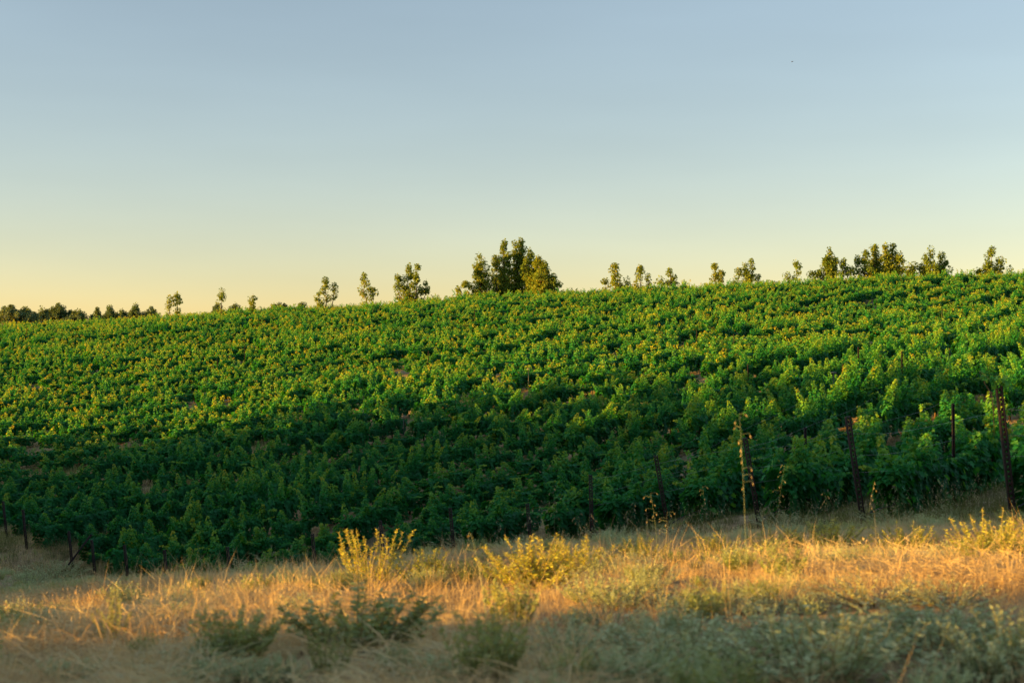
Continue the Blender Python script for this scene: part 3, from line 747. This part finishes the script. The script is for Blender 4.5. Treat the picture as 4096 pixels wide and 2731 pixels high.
# ------------------------------------------------------------------ herbs and shrubs in the dry grass
def herb_mesh(seed, kind):
    """unit herb: about 1 wide and 1 tall, stems and leaves as two meshes"""
    r = np.random.default_rng(seed); gs, gl = G(), G()
    P = dict(sage=(52, .54, .075, LEAF_NARROW, 46, .9), dark=(44, .42, .085, LEAF_NARROW, 50, .7), yellow=(40, .40, .058, LEAF_NARROW, 60, .6),
             sprig=(18, .32, .06, LEAF_NARROW, 60, .3), spike=(22, .36, .05, LEAF_NARROW, 90, .55), grey=(60, .55, .045, LEAF_NARROW, 40, 1.1))[kind]
    ns, spread, ls, tpl, nl, cur = P
    for i in range(ns):
        a = r.uniform(0, 6.28); q = math.sqrt(r.random()); hh = (1 - .45 * q * cur) * r.uniform(.6, 1.05)
        t = np.linspace(0, 1, 6)
        b = np.array([math.cos(a) * q * spread * .3, math.sin(a) * q * spread * .3])
        pts = np.stack([b[0] + math.cos(a) * q * spread * t ** .8 + r.normal(0, .015, 6), b[1] + math.sin(a) * q * spread * t ** .8 + r.normal(0, .015, 6), -.05 + hh * t], 1)
        tube(gs, pts, np.linspace(.008, .003, 6), 3, 0, .5, cap=False)
        f = r.uniform(.18, 1, nl) ** .8
        lp = np.stack([np.interp(f, t, pts[:, c]) for c in range(3)], 1)
        aa = r.uniform(0, 6.28, nl); d = np.stack([np.cos(aa), np.sin(aa), r.uniform(.1, 1.0, nl)], 1)
        leaves(gl, lp, d, r.normal(0, .5, (nl, 3)) + [0, 0, .8], ls * r.uniform(.6, 1.3, nl) * (1.15 - .5 * f), np.clip(.35 + .35 * f + r.normal(0, .13, nl), 0, 1), tpl)
    lm = dict(sage=M_SAGE, dark=M_WEED, yellow=M_YELLOW, sprig=M_WEED, spike=M_YELLOW, grey=M_SAGE)[kind]
    return gs.mesh("herb_stem", [M_STEM]), gl.mesh("herb_foliage", [lm])
HERB_AT = []
HERBS = {k: [herb_mesh(50 + 10 * i + j, k) for j in range(3)] for i, k in enumerate(["sage", "dark", "yellow", "sprig", "grey", "spike"])}
def herb(kind, cx_, top, base, width, label, group=None, D=None):
    """picture measures in the 2352 px wide view"""
    s = 1024 / 2352; px, yb = cx_ * s, min(base * s, 684)
    x, y = ground_hit(px, yb)
    m = y / FPX; w = width * s * m * 1.1; h = max((base - top) * s * m * 1.2, .12)
    HERB_AT.append((x, y, w))
    e = empty("herb" if kind != "yellow" else "tall_weed", (x, y, tz(x, y)), rng.uniform(0, 6.28), (w, w, h))
    tag(e, label, "plant", group)
    st, fo = HERBS[kind][int(rng.integers(0, 3))]
    link(bpy.data.objects.new("stem", st), e); tag(link(bpy.data.objects.new("foliage", fo), e), kind="stuff")
SG = ("low grey-green leafy herb mounded in the dry grass", "grey-green herbs in the dry grass")
BR = ("small grey-green herb along the top edge of the grassy bank", "herbs along the bank edge")
YW = ("sunlit yellow-green weed in the lit strip of grass", "sunlit yellow weeds")
herb('sage', 1880, 1395, 1590, 360, "largest pale sage-green mound in the shaded grass")
for a in [(2150, 1365, 1500, 330), (2330, 1385, 1560, 240), (1560, 1405, 1530, 290), (1310, 1415, 1520, 200), (910, 1475, 1545, 90), (520, 1520, 1590, 170), (100, 1395, 1455, 150),
          (1700, 1500, 1590, 160), (2230, 1500, 1590, 200), (480, 1470, 1540, 150), (640, 1500, 1570, 140), (150, 1500, 1570, 130), (1010, 1500, 1570, 150), (1480, 1490, 1570, 180), (420, 1380, 1430, 110), (690, 1360, 1410, 110), (1760, 1410, 1480, 180)]:
    herb('sage', *a, *SG)
for a in [(2000, 1305, 1385, 260), (1500, 1335, 1390, 200), (1660, 1325, 1380, 180), (1800, 1345, 1400, 200), (2180, 1320, 1390, 200), (1400, 1370, 1440, 160), (1980, 1250, 1300, 150)]:
    herb('grey', *a, *SG)
herb('dark', 1110, 1395, 1575, 190, "dark green bushy weed with pointed leaves beside the sage herbs")
herb('dark', 1180, 1325, 1445, 130, "olive green weed standing at the shaded edge of the lit strip")
herb('dark', 830, 1345, 1490, 340, "widest dark green leafy weed just below the golden grass")
herb('dark', 540, 1385, 1530, 200, "grey-dark upright weed left of the widest dark weed")
herb('sprig', 750, 1435, 1580, 150, "light green weed of straight upright sprigs")
herb('sprig', 260, 1365, 1485, 110, "weed with a few yellow lit tips above dark stems")
herb('dark', 330, 1450, 1525, 70, "small dark leafy weed beside the orange lit grass")
herb('spike', 855, 1205, 1352, 190, "tall yellow lit weed of many straight spikes against the dark vines")
herb('yellow', 1225, 1230, 1350, 250, "broad bushy yellow-green weed glowing in the lit strip")
herb('yellow', 2280, 1175, 1290, 190, "bushy yellow-green weed in front of the thick leaning post")
for a in [(970, 1255, 1345, 130), (1340, 1230, 1320, 160), (1900, 1195, 1270, 200), (1780, 1210, 1275, 140), (1480, 1230, 1290, 120), (2080, 1200, 1270, 150), (1640, 1225, 1285, 130)]:
    herb('yellow', *a, *YW)
for a in [(550, 1262, 1312, 130), (640, 1252, 1308, 150), (720, 1250, 1300, 110), (130, 1278, 1330, 130), (450, 1290, 1325, 90), (300, 1310, 1345, 80), (1080, 1205, 1258, 150), (1000, 1225, 1270, 110),
          (1820, 1168, 1215, 150), (2050, 1160, 1205, 130), (1420, 1200, 1245, 120), (60, 1300, 1350, 90), (380, 1275, 1325, 110), (1550, 1195, 1240, 130), (2200, 1150, 1195, 120)]:
    herb('grey', *a, *BR)
# ------------------------------------------------------------------ dry grass
def in_field(x, y):
    """true beyond the line of row end posts"""
    k = np.clip(np.round((P0 - (x * RN[0] + y * RN[1])) / SPACING).astype(int), -6, 65)
    e = np.array([END[j] for j in range(-6, 66)])[k + 6]
    return (x - e[..., 0]) * RD[0] + (y - e[..., 1]) * RD[1] > 0

def grass_tuft(seed, nb, h, spread, width, heads=False):
    r = np.random.default_rng(seed); g = G()
    a = r.uniform(0, 2 * math.pi, nb); q = spread * np.sqrt(r.random(nb))
    base = np.stack([np.cos(a) * q, np.sin(a) * q, np.full(nb, -.03)], 1)
    hh = h * r.uniform(.4, 1.15, nb); lean = r.uniform(.1, .8, nb) * hh; a2 = a + r.normal(0, 1.0, nb)
    tip = base + np.stack([np.cos(a2) * lean, np.sin(a2) * lean, hh * r.uniform(.6, 1, nb)], 1)
    bend = np.stack([-np.cos(a2) * lean * .18, -np.sin(a2) * lean * .18, hh * .1], 1)
    blades(g, base, tip, bend, r.uniform(.6, 1.3, nb) * width, np.clip(r.normal(.5, .2, nb), 0, 1))
    if heads:
        k = nb // 14
        dd = unit(tip[:k] - base[:k])
        leaves(g, tip[:k] - dd * .02, dd, r.normal(size=(k, 3)), r.uniform(.015, .03, k), np.clip(r.normal(.7, .15, k), 0, 1), LEAF_NARROW)
    return bpy.data.objects.new("tuft_%d" % seed, g.mesh("tuft", [M_STRAW]))
def flat_tuft(seed):
    r = np.random.default_rng(seed); g = G(); nb = 60
    base = np.stack([r.uniform(-.25, .25, nb), r.uniform(-.25, .25, nb), r.uniform(.0, .05, nb)], 1); a = r.uniform(0, 6.28, nb); L = r.uniform(.1, .34, nb)
    tip = base + np.stack([np.cos(a) * L, np.sin(a) * L, r.uniform(-.02, .09, nb)], 1)
    blades(g, base, tip, np.stack([0 * a, 0 * a, r.uniform(0, .04, nb)], 1), r.uniform(.003, .006, nb), np.clip(r.normal(.6, .2, nb), 0, 1))
    return bpy.data.objects.new("flat_tuft_%d" % seed, g.mesh("flat_tuft", [M_STRAW]))
tufts = [grass_tuft(1, 60, .11, .14, .0035), grass_tuft(2, 50, .16, .12, .0035), grass_tuft(3, 30, .26, .10, .003, True), grass_tuft(4, 70, .08, .18, .004), grass_tuft(5, 40, .20, .16, .003, True), grass_tuft(6, 7, .48, .10, .0035, True), flat_tuft(7), flat_tuft(8)]

def wedge(n, d0, d1, pw=1.0, margin=1.25):
    D = d0 + (d1 - d0) * rng.random(n) ** pw
    return rng.uniform(-1, 1, n) * (.38 * D + 4.5), D
X1, Y1 = wedge(27000, 3.4, 24, .8)
X2, Y2 = wedge(16000, 18, 74, .7)
X, Y = np.concatenate([X1, X2]), np.concatenate([Y1, Y2])
ok = ~in_field(X - RD[0] * np.where(Y > 44, 4.0, .4), Y - RD[1] * np.where(Y > 44, 4.0, .4)) & (noise2(X, Y, 1.6, 5) + .5 * noise2(X, Y, 4.0, 6) > rng.uniform(-2.2, .2, len(X)))
for hx, hy, hw_ in HERB_AT:
    back = hy - Y; across = np.abs(X - hx * Y / hy)
    ok &= ~((across < hw_ * .42) & (back > -hw_ * .3) & (back < hw_ * .4 + .35) & (rng.random(len(X)) < .85))
X, Y = X[ok], Y[ok]; n = len(X)
pt = noise2(X, Y, .9, 3)
idx = np.where(pt > .35, rng.choice([1, 2, 4, 5], n), np.where(pt < -.3, rng.choice([3, 6, 7], n), rng.choice([0, 1, 3, 4, 6, 7], n)))
idx = np.where(rng.random(n) < .05, 5, idx)
sc = rng.uniform(.6, 1.1, n) * np.clip(1 + .25 * pt, .6, 1.4) * np.where(Y > 44, 1.6, np.where(Y > 17, .7, 1))
scatter("dry_grass", np.stack([X, Y, terrain(X, Y)], 1), np.stack([rng.normal(0, .1, n), rng.normal(0, .1, n), rng.uniform(0, 6.28, n)], 1),
        np.stack([sc, sc, sc], 1), idx, tufts, "dry straw-coloured grass covering the near bank")
# weeds and thin grass on the vineyard floor
def floor_tuft(seed, mat, nb, h):
    r = np.random.default_rng(seed); g = G()
    a = r.uniform(0, 6.28, nb); q = .2 * np.sqrt(r.random(nb)); base = np.stack([np.cos(a) * q, np.sin(a) * q, np.full(nb, -.03)], 1)
    hh = h * r.uniform(.4, 1.1, nb); a2 = r.uniform(0, 6.28, nb); le = hh * r.uniform(.1, .5, nb)
    tip = base + np.stack([np.cos(a2) * le, np.sin(a2) * le, hh], 1)
    blades(g, base, tip, np.zeros((nb, 3)), r.uniform(.005, .010, nb), np.clip(r.normal(.5, .2, nb), 0, 1))
    return bpy.data.objects.new("floor_tuft_%d" % seed, g.mesh("floor_tuft", [mat]))
ft = [floor_tuft(11, M_STRAW, 40, .12), floor_tuft(12, M_TALL, 40, .2), floor_tuft(13, M_WEED, 40, .16)]
X, Y = wedge(19000, 18, 100, .8)
ok = in_field(X + RD[0] * 1.2, Y + RD[1] * 1.2); X, Y = X[ok], Y[ok]; n = len(X)
XE, YE = rng.uniform(-34, -12, 5000), rng.uniform(52, 92, 5000); oke = in_field(XE + RD[0] * 5, YE + RD[1] * 5)
X, Y = np.concatenate([X, XE[oke]]), np.concatenate([Y, YE[oke]]); n2 = len(X) - n; n = len(X)
sc = rng.uniform(.6, 1.4, n); sc[-n2:] *= 2.0
scatter("vineyard_floor_grass", np.stack([X, Y, terrain(X, Y)], 1), np.stack([np.zeros(n), np.zeros(n), rng.uniform(0, 6.28, n)], 1), np.stack([sc, sc, sc], 1),
        np.where(Y < 42, rng.choice([1, 1, 2], n), rng.choice([0, 0, 1, 2], n)), ft, "thin dry grass and weeds on the soil between vine rows")

def tall_tuft(seed):
    r = np.random.default_rng(seed); g = G(); nb = 24
    a = r.uniform(0, 6.28, nb); q = .16 * np.sqrt(r.random(nb)); base = np.stack([np.cos(a) * q, np.sin(a) * q, np.full(nb, -.03)], 1)
    hh = r.uniform(.3, .75, nb); a2 = r.uniform(0, 6.28, nb); le = hh * r.uniform(.1, .5, nb)
    tip = base + np.stack([np.cos(a2) * le, np.sin(a2) * le, hh], 1)
    blades(g, base, tip, np.stack([0 * hh, 0 * hh, .06 * hh], 1), r.uniform(.004, .007, nb), np.clip(r.normal(.35, .15, nb), 0, 1), 0)
    k = 6; m = 5
    for i in range(k):
        f = r.uniform(.72, 1.0, m)[:, None]; p = base[i] * (1 - f) + tip[i] * f + r.normal(0, .012, (m, 3))
        leaves(g, p, r.normal(0, .4, (m, 3)) + [0, 0, -1], r.normal(size=(m, 3)), r.uniform(.018, .03, m), np.full(m, .7), LEAF_NARROW, 1)
    return bpy.data.objects.new("tall_tuft_%d" % seed, g.mesh("tall_tuft", [M_TALL, M_OAT]))
P, Q = [], []
for k in range(0, 16):
    for q in range(60 if k < 2 else 16 if k < 6 else 10 if k < 12 else 110):
        p = END[k] + RD * (rng.uniform(-.6, 5) if k < 2 else rng.normal(.2, .7) if k < 12 else rng.uniform(-3, 6)) + RN * rng.uniform(-1.7, 1.7); P.append([p[0], p[1], tz(*p)]); Q.append(rng.uniform(.6, 1.15))
n = len(P)
scatter("tall_green_grass", P, np.stack([np.zeros(n), np.zeros(n), rng.uniform(0, 6.28, n)], 1), np.stack([Q, Q, Q], 1), rng.integers(0, 4, n), [tall_tuft(20 + j) for j in range(4)],
        "tall green grass with pale seed heads round the feet of the posts")

small = []
for k in ("sage", "grey", "dark"):
    for j, (st, fo) in enumerate(HERBS[k]):
        o = bpy.data.objects.new("seedling_%s_%d" % (k, j), fo); small.append(o)
X, Y = wedge(3200, 4.0, 45, .8); ok = ~in_field(X, Y); X, Y = X[ok], Y[ok]
ok = noise2(X, Y, .7, 9) > -.1; X, Y = X[ok], Y[ok]; n = len(X); sc = rng.uniform(.12, .32, n)
scatter("herb_ground_cover", np.stack([X, Y, terrain(X, Y)], 1), np.stack([np.zeros(n), np.zeros(n), rng.uniform(0, 6.28, n)], 1), np.stack([sc * 1.3, sc * 1.3, sc], 1),
        rng.integers(0, 9, n), small, "low grey-green seedlings strewn through the dry grass")


# ------------------------------------------------------------------ wild oats
g = G()
sp_v = np.array([[0, 0, 0], [.22, 0, .30], [0, .16, .30], [-.22, 0, .30], [0, -.16, .30], [.14, 0, .72], [0, .10, .72], [-.14, 0, .72], [0, -.10, .72], [0, 0, 1.0]])
g.add(sp_v, [np.array([[0, 2, 1], [0, 3, 2], [0, 4, 3], [0, 1, 4], [5, 6, 9], [6, 7, 9], [7, 8, 9], [8, 5, 9]]), np.array([[1, 2, 6, 5], [2, 3, 7, 6], [3, 4, 8, 7], [4, 1, 5, 8]])], 0, .6)
SPIKELET = g.mesh("spikelet", [M_OAT])
def oat(tx, ty, bx, by, label, group, nsp=8, D=None, size=.026, rad=.0011, stem=None):
    """tx, ty, bx: picture points in the 1024 px wide view; by: row of the foot"""
    x, y = ground_hit(bx, by); z = tz(x, y); m = y / FPX
    hz = (YH - ty) * m - z; dx = (tx - bx) * m
    e = empty("wild_oat", (x, y, z)); tag(e, label, "grass stalk", group)
    t = np.linspace(0, 1, 9); dy = rng.normal(0, .04)
    pts = np.stack([dx * t ** 1.8, dy * t ** 1.5, -.03 + (hz + .03) * (t - .06 * t ** 4 * abs(dx) / max(hz, .1))], 1)
    g = G(); tube(g, pts, np.linspace(rad, rad * .35, 9), 4, 0, .8)
    f = np.linspace(.62, 1.0, nsp); sp = []
    for j in range(nsp):
        p = np.array([np.interp(f[j], t, pts[:, c]) for c in range(3)])
        a = rng.uniform(0, 6.28); w = rng.uniform(.02, .07); q = p + [math.cos(a) * w, math.sin(a) * w, .012]; q2 = q + [math.cos(a) * .008, math.sin(a) * .008, -.012]
        tube(g, [p, q, q2], .0009, 3, 0, .8, cap=False); sp.append((q2, a))
    g.build("stem", stem or M_PALE, e)
    for q, a in sp:
        o = link(bpy.data.objects.new("spikelet", SPIKELET), e)
        s = size * rng.uniform(.8, 1.25); o.location = q; o.scale = (s * .8, s * .8, s)
        o.rotation_euler = (math.pi - rng.uniform(.1, .9), 0, a + math.pi / 2)
OG = ("dry wild oat stalk with drooping husks at the bank edge", "wild oat stalks along the bank")
def d5(x): return (1300 + x * .5952) / 4
def d6(x): return (2696 + x * .5952) / 4
def dy_(y): return (1800 + y * .5952) / 4
for tx, ty, bx in [(570, 470, 520), (1165, 460, 1155), (1385, 395, 1325), (1465, 345, 1435), (1535, 255, 1545), (1712, 425, 1690), (1775, 430, 1770), (2185, 280, 2235), (2305, 420, 2290)]:
    oat(d5(tx), dy_(ty), d5(bx), dy_(760), *OG)
for tx, ty, bx in [(325, 395, 290), (740, 100, 680), (1015, 285, 1065), (190, 240, 230), (100, 430, 90), (1345, 210, 1285)]:
    oat(d6(tx), dy_(ty), d6(bx), dy_(700), *OG)
oat(d5(2085), dy_(345), d5(1955), dy_(720), "wild oat stalk bent over to the right before the leafy vines", None, 9)
oat(d6(700), dy_(300), d6(470), dy_(620), "orange lit oat stalk slanting across the foot of a leaning post", None, 10)
oat(d6(1770), dy_(190), d6(1905), dy_(560), "pale oat stalk leaning left beside the thin upright post", None, 6)
oat(d6(445), (1654 / 4), d6(488), dy_(1050), "tallest pale green oat stalk rising high before the vines", None, 12, size=.028, rad=.0014, stem=M_PALE)
oat(d5(988), dy_(555), d5(1088), dy_(1230), "tall straw-coloured dead stalk leaning left in the middle of the bank", None, 6, rad=.003)

# ------------------------------------------------------------------ bird
d = 110; e = empty("bird", ((792.6 - 512) / FPX * d, d, (YH - 61.3) / FPX * d), .5); e.rotation_euler = (.2, -.35, .4)
tag(e, "tiny dark bird flying in the clear sky", "bird")
g = G(); t = np.linspace(0, 1, 9); tube(g, np.stack([(t - .5) * .18, 0 * t, .01 * np.sin(t * 3)], 1), .026 * np.sin(np.pi * np.clip(t, .04, .97)) ** .7, 7); g.build("body", M_BIRD, e, smooth=True)
for s in (-1, 1):
    g = G(); V = np.array([[.04, 0, .012], [-.03, 0, .012], [.045, s * .07, .045], [-.035, s * .07, .045], [-.01, s * .15, .03]]); V = np.concatenate([V, V - [0, 0, .006]])
    g.add(V, [np.array([[0, 2, 3, 1], [5, 6, 8, 7], [0, 5, 7, 2], [1, 3, 8, 6]]), np.array([[2, 4, 3], [7, 8, 9]]), np.array([[2, 7, 9, 4], [3, 4, 9, 8]])]); g.build("wing", M_BIRD, e)
